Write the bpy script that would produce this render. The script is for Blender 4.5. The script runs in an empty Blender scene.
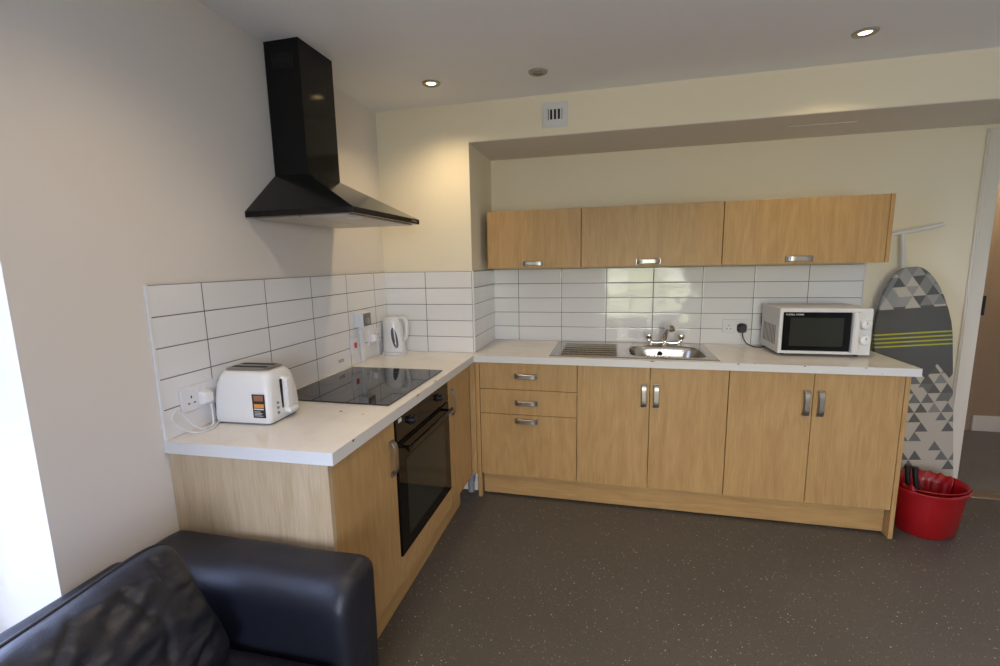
import bpy, bmesh, math, random
from mathutils import Vector, Matrix, noise
random.seed(4)
S = bpy.context.scene
COL = S.collection
ORG = {}
PI = math.pi

# ------------------------------------------------------------------ helpers
def link(o): COL.objects.link(o); return o

def tag(o, label=None, cat=None, group=None, kind=None):
    if label: o['label'] = label
    if cat: o['category'] = cat
    if group: o['group'] = group
    if kind: o['kind'] = kind
    return o

def thing(name, label, cat, loc=(0, 0, 0), group=None, rotz=0):
    o = link(bpy.data.objects.new(name, None))
    o.empty_display_size = .05
    o.location = loc; o.rotation_euler = (0, 0, rotz)
    ORG[o.name] = (Vector(loc), rotz)
    return tag(o, label, cat, group)

def obj(name, bm, mat, parent=None, smooth=None, local=False):
    """bm is in world coordinates unless local"""
    if parent is not None:
        L, rz = ORG[parent.name]
        if not local:
            bmesh.ops.transform(bm, matrix=Matrix.Rotation(-rz, 4, 'Z') @ Matrix.Translation(-L), verts=bm.verts)
    bmesh.ops.recalc_face_normals(bm, faces=bm.faces)
    me = bpy.data.meshes.new(name)
    bm.to_mesh(me); bm.free()
    if isinstance(mat, (list, tuple)):
        for m in mat: me.materials.append(m)
    else: me.materials.append(mat)
    if smooth is not None:
        me.polygons.foreach_set('use_smooth', [True] * len(me.polygons))
        if smooth < 179: me.set_sharp_from_angle(angle=math.radians(smooth))
    o = link(bpy.data.objects.new(name, me))
    if parent is not None:
        o.parent = parent; ORG[o.name] = (L, rz)
    else: ORG[o.name] = (Vector((0, 0, 0)), 0)
    return o

def struct(name, bm, mat, smooth=None, parent=None, label=None, cat=None):
    o = obj(name, bm, mat, parent, smooth)
    if parent is None: o['kind'] = 'structure'
    if label: o['label'] = label
    if cat: o['category'] = cat
    return o

def box(bm, x0, x1, y0, y1, z0, z1, bev=0, seg=2):
    t = bmesh.new()
    bmesh.ops.create_cube(t, size=1)
    for v in t.verts:
        v.co = Vector((x0 + (v.co.x + .5) * (x1 - x0), y0 + (v.co.y + .5) * (y1 - y0), z0 + (v.co.z + .5) * (z1 - z0)))
    if bev > 0: bmesh.ops.bevel(t, geom=list(t.edges), offset=bev, segments=seg, profile=.5, affect='EDGES')
    return merge(bm, t)

def merge(bm, t, mat=None):
    me = bpy.data.meshes.new('tmp')
    if mat is not None: bmesh.ops.transform(t, matrix=mat, verts=t.verts)
    t.to_mesh(me); t.free(); bm.from_mesh(me); bpy.data.meshes.remove(me)
    return bm

def B(*a, **k): return box(bmesh.new(), *a, **k)

def prism(bm, pts, ax, a, b, bev=0, seg=2):
    """polygon pts in the two other axes, extruded along ax from a to b"""
    t = bmesh.new()
    def mk(p, h):
        if ax == 'z': return (p[0], p[1], h)
        if ax == 'y': return (p[0], h, p[1])
        return (h, p[0], p[1])
    lo = [t.verts.new(mk(p, a)) for p in pts]; hi = [t.verts.new(mk(p, b)) for p in pts]
    n = len(pts)
    for i in range(n): t.faces.new((lo[i], lo[(i + 1) % n], hi[(i + 1) % n], hi[i]))
    t.faces.new(lo[::-1]); t.faces.new(hi)
    bmesh.ops.recalc_face_normals(t, faces=t.faces)
    if bev: bmesh.ops.bevel(t, geom=list(t.edges), offset=bev, segments=seg, profile=.5, affect='EDGES')
    return merge(bm, t)

def loft(bm, rings, cap=True, closed=True):
    R = [[bm.verts.new(p) for p in r] for r in rings]
    n = len(R[0])
    for a, b in zip(R, R[1:]):
        for i in range(n if closed else n - 1):
            bm.faces.new((a[i], a[(i + 1) % n], b[(i + 1) % n], b[i]))
    if cap:
        bm.faces.new(R[0][::-1]); bm.faces.new(R[-1])
    return bm

def lathe(bm, prof, c=(0, 0, 0), seg=32, sx=1, sy=1, axis='z', cap=True):
    rings = []
    for r, h in prof:
        ring = []
        for i in range(seg):
            a = 2 * PI * i / seg
            u, v = r * sx * math.cos(a), r * sy * math.sin(a)
            if axis == 'z': p = (c[0] + u, c[1] + v, c[2] + h)
            elif axis == 'y': p = (c[0] + u, c[1] + h, c[2] + v)
            else: p = (c[0] + h, c[1] + u, c[2] + v)
            ring.append(p)
        rings.append(ring)
    return loft(bm, rings, cap)

def smoothpath(pts, n=8):
    P = [Vector(p) for p in pts]; out = []
    for i in range(len(P) - 1):
        p0 = P[max(i - 1, 0)]; p1 = P[i]; p2 = P[i + 1]; p3 = P[min(i + 2, len(P) - 1)]
        for k in range(n):
            t = k / n
            out.append(.5 * ((2 * p1) + (-p0 + p2) * t + (2 * p0 - 5 * p1 + 4 * p2 - p3) * t * t + (-p0 + 3 * p1 - 3 * p2 + p3) * t ** 3))
    out.append(P[-1]); return out

def tube(bm, pts, r, seg=10, smooth=0, flat=1):
    P = smoothpath(pts, smooth) if smooth else [Vector(p) for p in pts]
    rings = []; up = None
    for i, p in enumerate(P):
        d = (P[min(i + 1, len(P) - 1)] - P[max(i - 1, 0)]).normalized()
        if up is None:
            up = Vector((0, 0, 1)) if abs(d.z) < .9 else Vector((1, 0, 0))
        up = (up - d * up.dot(d)).normalized(); s = d.cross(up)
        rr = r[i] if isinstance(r, list) else r
        rings.append([p + (up * math.cos(2 * PI * k / seg) * flat + s * math.sin(2 * PI * k / seg)) * rr for k in range(seg)])
    return loft(bm, rings)

def rrect(cx, cy, w, d, r, z, n=6):
    out = []
    for sx, sy, a0 in ((1, 1, 0), (-1, 1, PI / 2), (-1, -1, PI), (1, -1, 1.5 * PI)):
        for k in range(n + 1):
            a = a0 + k * PI / 2 / n
            out.append((cx + sx * (w / 2 - r) + r * math.cos(a), cy + sy * (d / 2 - r) + r * math.sin(a), z))
    return out

def boolean(o, cutter_bm):
    me = bpy.data.meshes.new('cut'); bmesh.ops.recalc_face_normals(cutter_bm, faces=cutter_bm.faces)
    cutter_bm.to_mesh(me); cutter_bm.free()
    c = link(bpy.data.objects.new('cut', me))
    bpy.context.view_layer.update()
    c.matrix_world = o.matrix_world.copy()
    m = o.modifiers.new('b', 'BOOLEAN'); m.object = c; m.operation = 'DIFFERENCE'; m.solver = 'EXACT'
    bpy.context.view_layer.update()
    dg = bpy.context.evaluated_depsgraph_get()
    new = bpy.data.meshes.new_from_object(o.evaluated_get(dg))
    o.modifiers.clear(); o.data = new
    bpy.data.objects.remove(c)

def text(name, s, size, mat, parent, origin, xdir, ydir, thick=.0003):
    cu = bpy.data.curves.new('t', 'FONT'); cu.body = s; cu.size = size; cu.extrude = thick; cu.align_x = 'LEFT'
    t = link(bpy.data.objects.new('t', cu))
    bpy.context.view_layer.update()
    me = bpy.data.meshes.new_from_object(t.evaluated_get(bpy.context.evaluated_depsgraph_get()))
    bpy.data.objects.remove(t)
    X = Vector(xdir).normalized(); Y = Vector(ydir).normalized(); Z = X.cross(Y)
    M = Matrix(((X.x, Y.x, Z.x, origin[0]), (X.y, Y.y, Z.y, origin[1]), (X.z, Y.z, Z.z, origin[2]), (0, 0, 0, 1)))
    bm = bmesh.new(); bm.from_mesh(me); bmesh.ops.transform(bm, matrix=M, verts=bm.verts)
    bpy.data.meshes.remove(me)
    return obj(name, bm, mat, parent)

# ------------------------------------------------------------------ materials
class NT:
    def __init__(s, name):
        s.m = bpy.data.materials.new(name); s.m.use_nodes = True
        s.t = s.m.node_tree; s.b = s.t.nodes['Principled BSDF']
    def n(s, typ, **kw):
        x = s.t.nodes.new(typ)
        for k, v in kw.items():
            if k.startswith('i_'): x.inputs[int(k[2:]) if k[2:].isdigit() else k[2:]].default_value = v
            else: setattr(x, k, v)
        return x
    def l(s, a, b): s.t.links.new(a, b)
    def math(s, op, a, b=None, c=None):
        x = s.t.nodes.new('ShaderNodeMath'); x.operation = op
        for i, v in enumerate((a, b, c)):
            if v is None: continue
            if isinstance(v, (int, float)): x.inputs[i].default_value = v
            else: s.l(v, x.inputs[i])
        return x.outputs[0]
    def mix(s, f, a, b):
        x = s.t.nodes.new('ShaderNodeMix'); x.data_type = 'RGBA'
        for k, v in ((0, f), (6, a), (7, b)):
            if isinstance(v, (int, float)): x.inputs[k].default_value = v
            elif isinstance(v, tuple): x.inputs[k].default_value = (*v[:3], 1)
            else: s.l(v, x.inputs[k])
        return x.outputs[2]
    def set(s, **kw):
        for k, v in kw.items():
            i = s.b.inputs[k.replace('_', ' ')]
            if isinstance(v, tuple): i.default_value = (*v[:3], 1)
            elif isinstance(v, (int, float)): i.default_value = v
            else: s.l(v, i)
        return s
    def bump(s, h, st=.1, dist=.001):
        x = s.n('ShaderNodeBump', i_Strength=st, i_Distance=dist); s.l(h, x.inputs['Height']); s.l(x.outputs[0], s.b.inputs['Normal'])
    def pos(s): return s.n('ShaderNodeNewGeometry').outputs['Position']
    def objc(s): return s.n('ShaderNodeTexCoord').outputs['Object']
    def noise(s, vec, scale, detail=3, rough=.5):
        x = s.n('ShaderNodeTexNoise'); x.inputs['Scale'].default_value = scale; x.inputs['Detail'].default_value = detail
        x.inputs['Roughness'].default_value = rough; s.l(vec, x.inputs['Vector']); return x.outputs['Fac']
    def scalev(s, vec, v):
        x = s.n('ShaderNodeVectorMath', operation='MULTIPLY'); s.l(vec, x.inputs[0]); x.inputs[1].default_value = v; return x.outputs[0]
    def ramp(s, f, stops, interp='LINEAR'):
        x = s.n('ShaderNodeValToRGB'); x.color_ramp.interpolation = interp
        e = x.color_ramp.elements
        while len(e) < len(stops): e.new(.5)
        for k, (p, c) in zip(e, stops): k.position = p; k.color = (*c, 1)
        s.l(f, x.inputs[0]); return x.outputs[0]

def plain(name, col, rough=.5, metal=0, spec=.5, emit=0, ecol=None, coat=0):
    m = NT(name)
    nz = m.noise(m.objc(), 60, 2)
    c = m.mix(m.math('MULTIPLY', nz, .12), col, tuple(v * .8 for v in col))
    m.set(Base_Color=c, Roughness=rough, Metallic=metal)
    m.b.inputs['Specular IOR Level'].default_value = spec
    if coat: m.b.inputs['Coat Weight'].default_value = coat
    if emit: m.set(Emission_Color=ecol or col, Emission_Strength=emit)
    return m.m

def wallmat(name, col, rough=.75):
    m = NT(name); p = m.pos()
    a = m.noise(p, 1.3, 3); b = m.noise(p, 90, 3)
    c = m.mix(m.math('MULTIPLY', a, .25), col, tuple(v * .9 for v in col))
    m.set(Base_Color=c, Roughness=rough); m.b.inputs['Specular IOR Level'].default_value = .3
    m.bump(b, .12, .001); return m.m

def woodmat(name, ax='z', c1=(.50, .320, .132), c2=(.385, .228, .088), off=0):
    m = NT(name); p = m.pos()
    add = m.n('ShaderNodeVectorMath', operation='ADD'); m.l(p, add.inputs[0]); add.inputs[1].default_value = (off, off * .7, off * .3)
    p = add.outputs[0]
    sc = {'z': (1, 1, .045), 'x': (.045, 1, 1), 'y': (1, .045, 1)}[ax]
    v = m.scalev(p, sc)
    w = m.noise(m.scalev(p, {'z': (2.4, 2.4, .5), 'x': (.5, 2.4, 2.4), 'y': (2.4, .5, 2.4)}[ax]), 2.2, 2)
    fine = m.noise(v, 190, 4, .7)
    med = m.noise(v, 34, 3, .55)
    cath = m.math('SINE', m.math('MULTIPLY', m.math('ADD', w, m.math('MULTIPLY', med, .10)), 55))
    f = m.math('ADD', m.math('MULTIPLY', fine, .55), m.math('MULTIPLY', med, .27))
    f = m.math('ADD', f, m.math('MULTIPLY', cath, .035))
    c = m.ramp(f, [(.28, c2), (.52, c1), (.72, tuple(min(1, x * 1.07) for x in c1))])
    m.set(Base_Color=c, Roughness=.42); m.b.inputs['Specular IOR Level'].default_value = .4
    m.bump(fine, .06, .0005); return m.m

def tilemat(name, ax, off, z0=.909, wid=.3):
    m = NT(name); p = m.pos()
    sp = m.n('ShaderNodeSeparateXYZ'); m.l(p, sp.inputs[0])
    u = sp.outputs[ax]; z = sp.outputs[2]
    U = m.math('DIVIDE', m.math('SUBTRACT', u, off), wid); Z = m.math('DIVIDE', m.math('SUBTRACT', z, z0), .1)
    du = m.math('MULTIPLY', m.math('ABSOLUTE', m.math('SUBTRACT', m.math('FRACT', m.math('ADD', U, .5)), .5)), wid)
    dz = m.math('MULTIPLY', m.math('ABSOLUTE', m.math('SUBTRACT', m.math('FRACT', m.math('ADD', Z, .5)), .5)), .1)
    d = m.math('MINIMUM', du, dz)
    mr = m.n('ShaderNodeMapRange'); mr.interpolation_type = 'SMOOTHSTEP'
    m.l(d, mr.inputs[0]); mr.inputs[1].default_value = .0011; mr.inputs[2].default_value = .0022
    face = mr.outputs[0]
    cid = m.n('ShaderNodeCombineXYZ'); m.l(m.math('FLOOR', U), cid.inputs[0]); m.l(m.math('FLOOR', Z), cid.inputs[1])
    wn = m.n('ShaderNodeTexWhiteNoise'); wn.noise_dimensions = '3D'; m.l(cid.outputs[0], wn.inputs['Vector'])
    col = m.mix(m.math('MULTIPLY', wn.outputs['Value'], .5), (.80, .79, .765), (.75, .74, .715))
    m.set(Base_Color=m.mix(face, (.07, .06, .055), col), Roughness=m.math('ADD', m.math('MULTIPLY', face, -.68), .75))
    # every tile sits a hair out of plane, edges pillowed
    mr2 = m.n('ShaderNodeMapRange'); mr2.interpolation_type = 'SMOOTHSTEP'; m.l(d, mr2.inputs[0]); mr2.inputs[1].default_value = .0005; mr2.inputs[2].default_value = .007
    wob = m.noise(p, 7, 1)
    h = m.math('ADD', m.math('MULTIPLY', mr2.outputs[0], .0009), m.math('MULTIPLY', wob, .004))
    bp = m.n('ShaderNodeBump', i_Strength=.6, i_Distance=1.0); m.l(h, bp.inputs['Height'])
    sub = m.n('ShaderNodeVectorMath', operation='SUBTRACT'); m.l(wn.outputs['Color'], sub.inputs[0]); sub.inputs[1].default_value = (.5, .5, .5)
    sc = m.scalev(sub.outputs[0], (.018, .018, .018))
    ad = m.n('ShaderNodeVectorMath', operation='ADD'); m.l(bp.outputs[0], ad.inputs[0]); m.l(sc, ad.inputs[1])
    nm = m.n('ShaderNodeVectorMath', operation='NORMALIZE'); m.l(ad.outputs[0], nm.inputs[0]); m.l(nm.outputs[0], m.b.inputs['Normal'])
    return m.m

def floormat(name, col, speck=True, rough=.5):
    m = NT(name); p = m.pos()
    a = m.noise(p, 2.2, 4); b = m.noise(p, 240, 2)
    c = m.mix(a, tuple(v * .82 for v in col), tuple(v * 1.18 for v in col))
    c = m.mix(m.math('MULTIPLY', b, .5), c, tuple(v * .55 for v in col))
    if speck:
        for sc, th, cc in ((36, .095, (.52, .50, .45)), (58, .12, (.34, .32, .29)), (85, .15, (.24, .22, .19)), (52, .11, (.02, .02, .02))):
            v = m.n('ShaderNodeTexVoronoi'); v.inputs['Scale'].default_value = sc; m.l(m.scalev(p, (1, 1.07, 1)), v.inputs['Vector'])
            wn = m.n('ShaderNodeTexWhiteNoise'); m.l(v.outputs['Position'], wn.inputs['Vector'])
            hit = m.math('MULTIPLY', m.math('LESS_THAN', v.outputs['Distance'], th), m.math('GREATER_THAN', wn.outputs['Value'], .36))
            c = m.mix(hit, c, cc)
    m.set(Base_Color=c, Roughness=rough); m.bump(m.noise(p, 350, 2), .15, .001)
    m.b.inputs['Specular IOR Level'].default_value = .35
    return m.m

def leathermat():
    m = NT('black_leather'); p = m.objc()
    v = m.n('ShaderNodeTexVoronoi'); v.inputs['Scale'].default_value = 260; m.l(p, v.inputs['Vector'])
    n1 = m.noise(p, 9, 4, .6); n2 = m.noise(p, 40, 3)
    c = m.mix(n1, (.007, .008, .013), (.013, .015, .024))
    m.set(Base_Color=c, Roughness=m.math('ADD', m.math('MULTIPLY', n2, .12), .40))
    h = m.math('ADD', m.math('MULTIPLY', v.outputs['Distance'], .12), m.math('MULTIPLY', n1, 1.6))
    m.bump(h, .5, .004)
    return m.m

def steelmat(name, col=(.62, .60, .56), rough=.25, ax=(1, 40, 40)):
    m = NT(name)
    nz = m.noise(m.scalev(m.objc(), ax), 20, 2)
    m.set(Base_Color=m.mix(nz, tuple(v * .92 for v in col), col), Metallic=1.0, Roughness=m.math('ADD', m.math('MULTIPLY', nz, .12), rough))
    return m.m

M = {}
CREAM = (.88, .79, .60)
M['wall'] = wallmat('cream_wall_paint', CREAM)
M['wall_l'] = wallmat('left_wall_cool_lit', (.75, .695, .615))  # same cream paint, cool light on this wall put into the colour
M['ceil'] = wallmat('ceiling_paint', (.88, .88, .87), .8)
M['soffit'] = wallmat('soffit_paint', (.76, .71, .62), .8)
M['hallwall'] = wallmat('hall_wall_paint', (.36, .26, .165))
M['gloss'] = plain('white_gloss_paint', (.76, .70, .60), .3)
M['floor'] = floormat('speckled_vinyl', (.108, .097, .085))
M['hallfloor'] = floormat('hall_vinyl', (.19, .185, .18))
M['wood'] = woodmat('oak_vertical')
M['wood2'] = woodmat('oak_vertical_other', off=3.7)
M['wood3'] = woodmat('oak_vertical_third', off=8.1)
M['woodh'] = woodmat('oak_horizontal', 'x')
M['woody'] = woodmat('oak_plinth_side', 'y')
M['woodp'] = woodmat('oak_end_panel_cool_lit', c1=(.57, .44, .275), c2=(.45, .33, .19), off=1.3)  # same oak, paled and greyed to carry the bluish light on this panel
M['woodin'] = plain('cabinet_carcass', (.42, .30, .17), .6)
M['top'] = None
M['tile_back'] = tilemat('white_tile_back', 0, .763)
M['tile_left'] = tilemat('white_tile_left', 1, -1.862)
M['tile_nib'] = tilemat('white_tile_nib', 0, .277)
M['tile_side'] = tilemat('white_tile_reveal', 1, -.56, wid=.7)
M['white_pl'] = plain('white_plastic', (.78, .78, .76), .28)
M['white_pl2'] = plain('white_plastic_matte', (.74, .74, .72), .45)
M['socket'] = plain('socket_plastic', (.74, .73, .74), .35)
M['black'] = plain('black_plastic', (.012, .012, .013), .35)
M['blackgloss'] = plain('black_enamel', (.004, .004, .0045), .12, spec=.3)
M['hob'] = plain('hob_glass', (.006, .006, .008), .04, spec=.7)
M['hobmark'] = plain('hob_marking', (.09, .09, .09), .3)
M['ovenglass'] = plain('oven_glass', (.004, .004, .004), .06, spec=.2)
M['ovenwin'] = plain('oven_window', (.030, .032, .026), .08, spec=.2)
M['grey'] = plain('grey_plastic', (.18, .18, .18), .4)
M['dark'] = plain('dark_slot', (.01, .01, .01), .8)
M['chrome'] = steelmat('chrome', (.80, .79, .77), .06)
M['steel'] = steelmat('brushed_steel', (.52, .49, .44), .16, (.5, .5, .5))
M['nickel'] = steelmat('satin_nickel', (.42, .40, .37), .30, (.3, .3, .3))
M['alu'] = steelmat('aluminium_filter', (.62, .58, .52), .42, (3, 3, 3))
M['red'] = plain('red_plastic', (.31, .005, .008), .34, coat=.1)
M['redsw'] = plain('red_rocker', (.5, .02, .01), .35)
M['leather'] = leathermat()
M['mwside'] = plain('microwave_white', (.66, .65, .61), .4)
M['lamp_on'] = plain('lamp_on', (1, .85, .6), .3, emit=9, ecol=(1, .72, .36))
M['lamp_dim'] = plain('lamp_dim', (.22, .21, .18), .2, emit=.05, ecol=(1, .9, .7))
M['orange'] = plain('sticker_orange', (.70, .30, .04), .5)
M['brownish'] = plain('sticker_toast', (.30, .12, .06), .5)
M['threshold'] = steelmat('threshold_strip', (.45, .40, .32), .35)
M['chip'] = plain('bare_chipboard', (.14, .09, .05), .9)
M['blackrub'] = plain('black_cable', (.01, .01, .01), .45)
M['whitecab'] = plain('white_cable', (.72, .72, .72), .4)
M['pipe'] = plain('grey_pipe', (.25, .26, .27), .4)
M['greywin'] = plain('water_window', (.10, .10, .11), .12)

def topmat():
    m = NT('worktop_laminate'); p = m.pos()
    a = m.noise(p, 5, 5, .65); b = m.noise(p, 120, 2)
    f = m.math('ADD', m.math('MULTIPLY', a, .8), m.math('MULTIPLY', b, .2))
    c = m.ramp(f, [(.3, (.70, .655, .58)), (.5, (.79, .75, .68)), (.75, (.82, .79, .73))])
    m.set(Base_Color=c, Roughness=.22); return m.m
M['top'] = topmat()
M['topedge'] = plain('worktop_edge', (.70, .69, .66), .35)

def boardmat():
    m = NT('ironing_board_cover'); o = m.objc()
    sp = m.n('ShaderNodeSeparateXYZ'); m.l(o, sp.inputs[0]); x, z = sp.outputs[0], sp.outputs[2]
    v = m.math('DIVIDE', z, .056); u = m.math('SUBTRACT', m.math('DIVIDE', x, .064), m.math('MULTIPLY', v, .5))
    up = m.math('GREATER_THAN', m.math('ADD', m.math('FRACT', u), m.math('FRACT', v)), 1)
    cid = m.n('ShaderNodeCombineXYZ'); m.l(m.math('FLOOR', u), cid.inputs[0]); m.l(m.math('FLOOR', v), cid.inputs[1]); m.l(up, cid.inputs[2])
    wn = m.n('ShaderNodeTexWhiteNoise'); m.l(cid.outputs[0], wn.inputs['Vector'])
    cr, lg, dg, vd = (.47, .43, .36), (.22, .22, .21), (.105, .105, .105), (.07, .07, .07)
    top = m.ramp(wn.outputs['Value'], [(0, lg), (.32, (.30, .30, .28)), (.55, dg), (.72, cr)], 'CONSTANT')
    # lower zone: mix of up/down triangles, fewer dark ones further down
    t2 = m.math('ADD', m.math('MULTIPLY', wn.outputs['Value'], .62), m.math('MULTIPLY', m.math('SUBTRACT', 1, up), .38))
    fade = m.math('MULTIPLY', m.math('SUBTRACT', .78, z), .55)
    low = m.ramp(m.math('SUBTRACT', t2, fade), [(0, cr), (.47, (.16, .16, .155)), (.62, vd if False else (.12, .115, .11)), (.80, (.24, .235, .22))], 'CONSTANT')
    mid = m.mix(.0, (.098, .098, .094), (0, 0, 0))
    zs = m.math('SUBTRACT', m.math('FRACT', m.math('DIVIDE', m.math('SUBTRACT', z, .940), .0235)), .5)
    st = m.math('MULTIPLY', m.math('LESS_THAN', m.math('ABSOLUTE', zs), .17), m.math('MULTIPLY', m.math('GREATER_THAN', z, .940), m.math('LESS_THAN', z, 1.034)))
    mid = m.mix(st, mid, (.42, .43, .03))
    c = m.mix(m.math('GREATER_THAN', z, 1.165), mid, top)
    edge = m.math('ADD', .755, m.math('MULTIPLY', m.math('ABSOLUTE', m.math('SUBTRACT', m.math('FRACT', m.math('DIVIDE', x, .112)), .5)), .17))
    c = m.mix(m.math('LESS_THAN', z, edge), c, low)
    m.set(Base_Color=c, Roughness=.85); m.bump(m.noise(o, 300, 2), .2, .001)
    return m.m
M['board'] = boardmat()

def glassmat():
    m = NT('window_glass'); t = m.t
    t.nodes.remove(m.b); out = t.nodes['Material Output']
    tr = m.n('ShaderNodeBsdfTransparent'); gl = m.n('ShaderNodeBsdfGlossy'); gl.inputs['Roughness'].default_value = .02
    fr = m.n('ShaderNodeFresnel', i_IOR=1.45); nz = m.noise(m.pos(), 2, 1)
    mx = m.n('ShaderNodeMixShader'); m.l(m.math('MULTIPLY', fr.outputs[0], m.math('ADD', .8, m.math('MULTIPLY', nz, .1))), mx.inputs[0])
    m.l(tr.outputs[0], mx.inputs[1]); m.l(gl.outputs[0], mx.inputs[2]); m.l(mx.outputs[0], out.inputs[0])
    return m.m
M['glass'] = glassmat()

# ------------------------------------------------------------------ dimensions
H = 2.362; XN = .578; DN = .506; HS = 2.149; W = .91; T = .04; ZT = 1.409
XR = 4.45; YR = -5.3; WX = -.34; WY0 = -2.39; WY1 = -4.35
EPS = .001

# ------------------------------------------------------------------ room shell
struct('floor', B(WX - .1, XR + .1, YR - .1, .06, -.1, 0), M['floor'])
struct('ceiling', B(WX - .1, XR + .1, YR - .1, .12, H, H + .1), M['ceil'])
bm = B(WX - .06, 0, WY0, .12, 0, H)
box(bm, WX - .06, 0, YR, WY1, 0, H); box(bm, WX - .06, 0, WY1, WY0, 0, .25); box(bm, WX - .06, 0, WY1, WY0, 2.25, H)
struct('wall_left', bm, M['wall_l'])
bm = B(0, 3.44, 0, .12, 0, H); box(bm, 3.44, 4.25, 0, .12, 2.06, H); box(bm, 4.25, XR, 0, .12, 0, H)
struct('wall_back', bm, M['wall'])
struct('wall_back_projection', B(0, XN, -DN, 0, 0, H), M['wall'])
struct('wall_back_header', B(XN, XR, -DN, 0, HS, H), [M['wall']])
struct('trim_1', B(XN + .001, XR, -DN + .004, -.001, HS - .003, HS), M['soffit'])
struct('wall_right', B(XR, XR + .1, YR, .12, 0, H), M['wall'])
wx0, wx1, wz0, wz1 = 1.25, 2.75, .45, 2.05
bm = B(WX, wx0, YR - .1, YR, 0, H); box(bm, wx1, XR, YR - .1, YR, 0, H); box(bm, wx0, wx1, YR - .1, YR, 0, wz0); box(bm, wx0, wx1, YR - .1, YR, wz1, H)
struct('wall_rear', bm, M['wall'])
# windows
def window(n, axis, a0, a1, z0, z1, p, nv, nh):
    bm = bmesh.new(); f = .05
    def bb(u0, u1, s0, s1, d=.03):
        if axis == 'x': box(bm, u0, u1, p - d, p + d, s0, s1)
        else: box(bm, p - d, p + d, u0, u1, s0, s1)
    bb(a0, a0 + f, z0, z1); bb(a1 - f, a1, z0, z1); bb(a0 + f, a1 - f, z0, z0 + f); bb(a0 + f, a1 - f, z1 - f, z1)
    for i in range(1, nv):
        u = a0 + (a1 - a0) * i / nv; bb(u - .025, u + .025, z0 + f, z1 - f, .025)
    for i in range(1, nh):
        z = z0 + (z1 - z0) * i / nh; bb(a0 + f, a1 - f, z - .018, z + .018, .02)
    w = struct('window_%d' % n, bm, M['gloss'])
    g = bmesh.new()
    if axis == 'x': box(g, a0 + f, a1 - f, p - .003, p + .003, z0 + f, z1 - f)
    else: box(g, p - .003, p + .003, a0 + f, a1 - f, z0 + f, z1 - f)
    obj('window_pane', g, M['glass'], w)
window(1, 'y', WY1, WY0, .25, 2.25, WX + .0, 3, 2)
window(2, 'x', wx0, wx1, wz0, wz1, YR - .05, 3, 4)
# door to the hall
bm = B(3.362, 3.44, -.018, -EPS, 0, 2.125, .003); box(bm, 3.44, 4.25, -.018, -EPS, 2.06, 2.125, .003); box(bm, 4.25, 4.33, -.018, -EPS, 0, 2.125, .003)
box(bm, 3.366, 3.376, -.026, -.016, 0, 2.121, .002)
box(bm, 3.43, 3.4395, 0, .12, 0, 2.06)
d1 = struct('door_1', bm, M['gloss'], label='white painted door frame at the right end of the kitchen wall')
for z in (1.05,):
    b = bmesh.new(); lathe(b, [(.006, 0), (.006, .11)], (3.446, -.02, z + .06), 10); box(b, 3.440, 3.4435, -.02, -.010, z + .06, z + .17); obj('hinge', b, M['dark'], d1)
# hall beyond
struct('hall_floor', B(3.2, 5.6, .065, 1.45, -.1, 0), M['hallfloor'])
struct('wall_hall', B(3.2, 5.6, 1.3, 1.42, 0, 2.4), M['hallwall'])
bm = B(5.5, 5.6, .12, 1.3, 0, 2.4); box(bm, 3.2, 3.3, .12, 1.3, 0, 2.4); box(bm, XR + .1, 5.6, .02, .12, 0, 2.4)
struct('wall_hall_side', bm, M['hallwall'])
struct('hall_ceiling', B(3.2, 5.6, .12, 1.45, 2.4, 2.5), M['ceil'])
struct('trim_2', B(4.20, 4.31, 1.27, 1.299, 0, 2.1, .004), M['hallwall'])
struct('baseboard_hall', B(4.33, 5.5, 1.28, 1.299, 0, .13, .004), M['gloss'])
struct('trim_3', B(3.442, 4.24, -.012, .075, 0, .008, .002), M['threshold'])
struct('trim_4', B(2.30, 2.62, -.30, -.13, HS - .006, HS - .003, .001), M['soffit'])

# ------------------------------------------------------------------ tiling
def splash(label, bm, mat):
    return tag(obj('tile_splashback', bm, mat), label, 'tiles')
tl = splash('white tile splashback running along the left wall behind toaster and hob', B(EPS, .009, -2.055, -DN - .002, W + EPS, ZT), M['tile_left'])
obj('edge_trim', B(EPS, .011, -2.062, -2.0555, W + EPS, ZT + .002), M['white_pl'], tl)
splash('white tile splashback on the projecting wall right behind the kettle', B(.0095, XN - .001, -DN - .009, -DN - EPS, W + EPS, ZT), M['tile_nib'])
t = splash('narrow white tile splashback on the return of the projecting wall, beside the sink run', B(XN + EPS, XN + .009, -DN - .009, -.0105, W + EPS, ZT), M['tile_side'])
obj('edge_trim', B(XN + .0012, XN + .0105, -DN - .0135, -DN - .0092, W + EPS, ZT + .001), M['white_pl'], t)
t = splash('long white tile splashback behind sink and microwave', B(XN + .0095, 2.849, -.009, -EPS, W + EPS, ZT), M['tile_back'])
obj('edge_trim', B(2.8495, 2.855, -.011, -EPS, W + EPS, ZT + .001), M['white_pl'], t)

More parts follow.
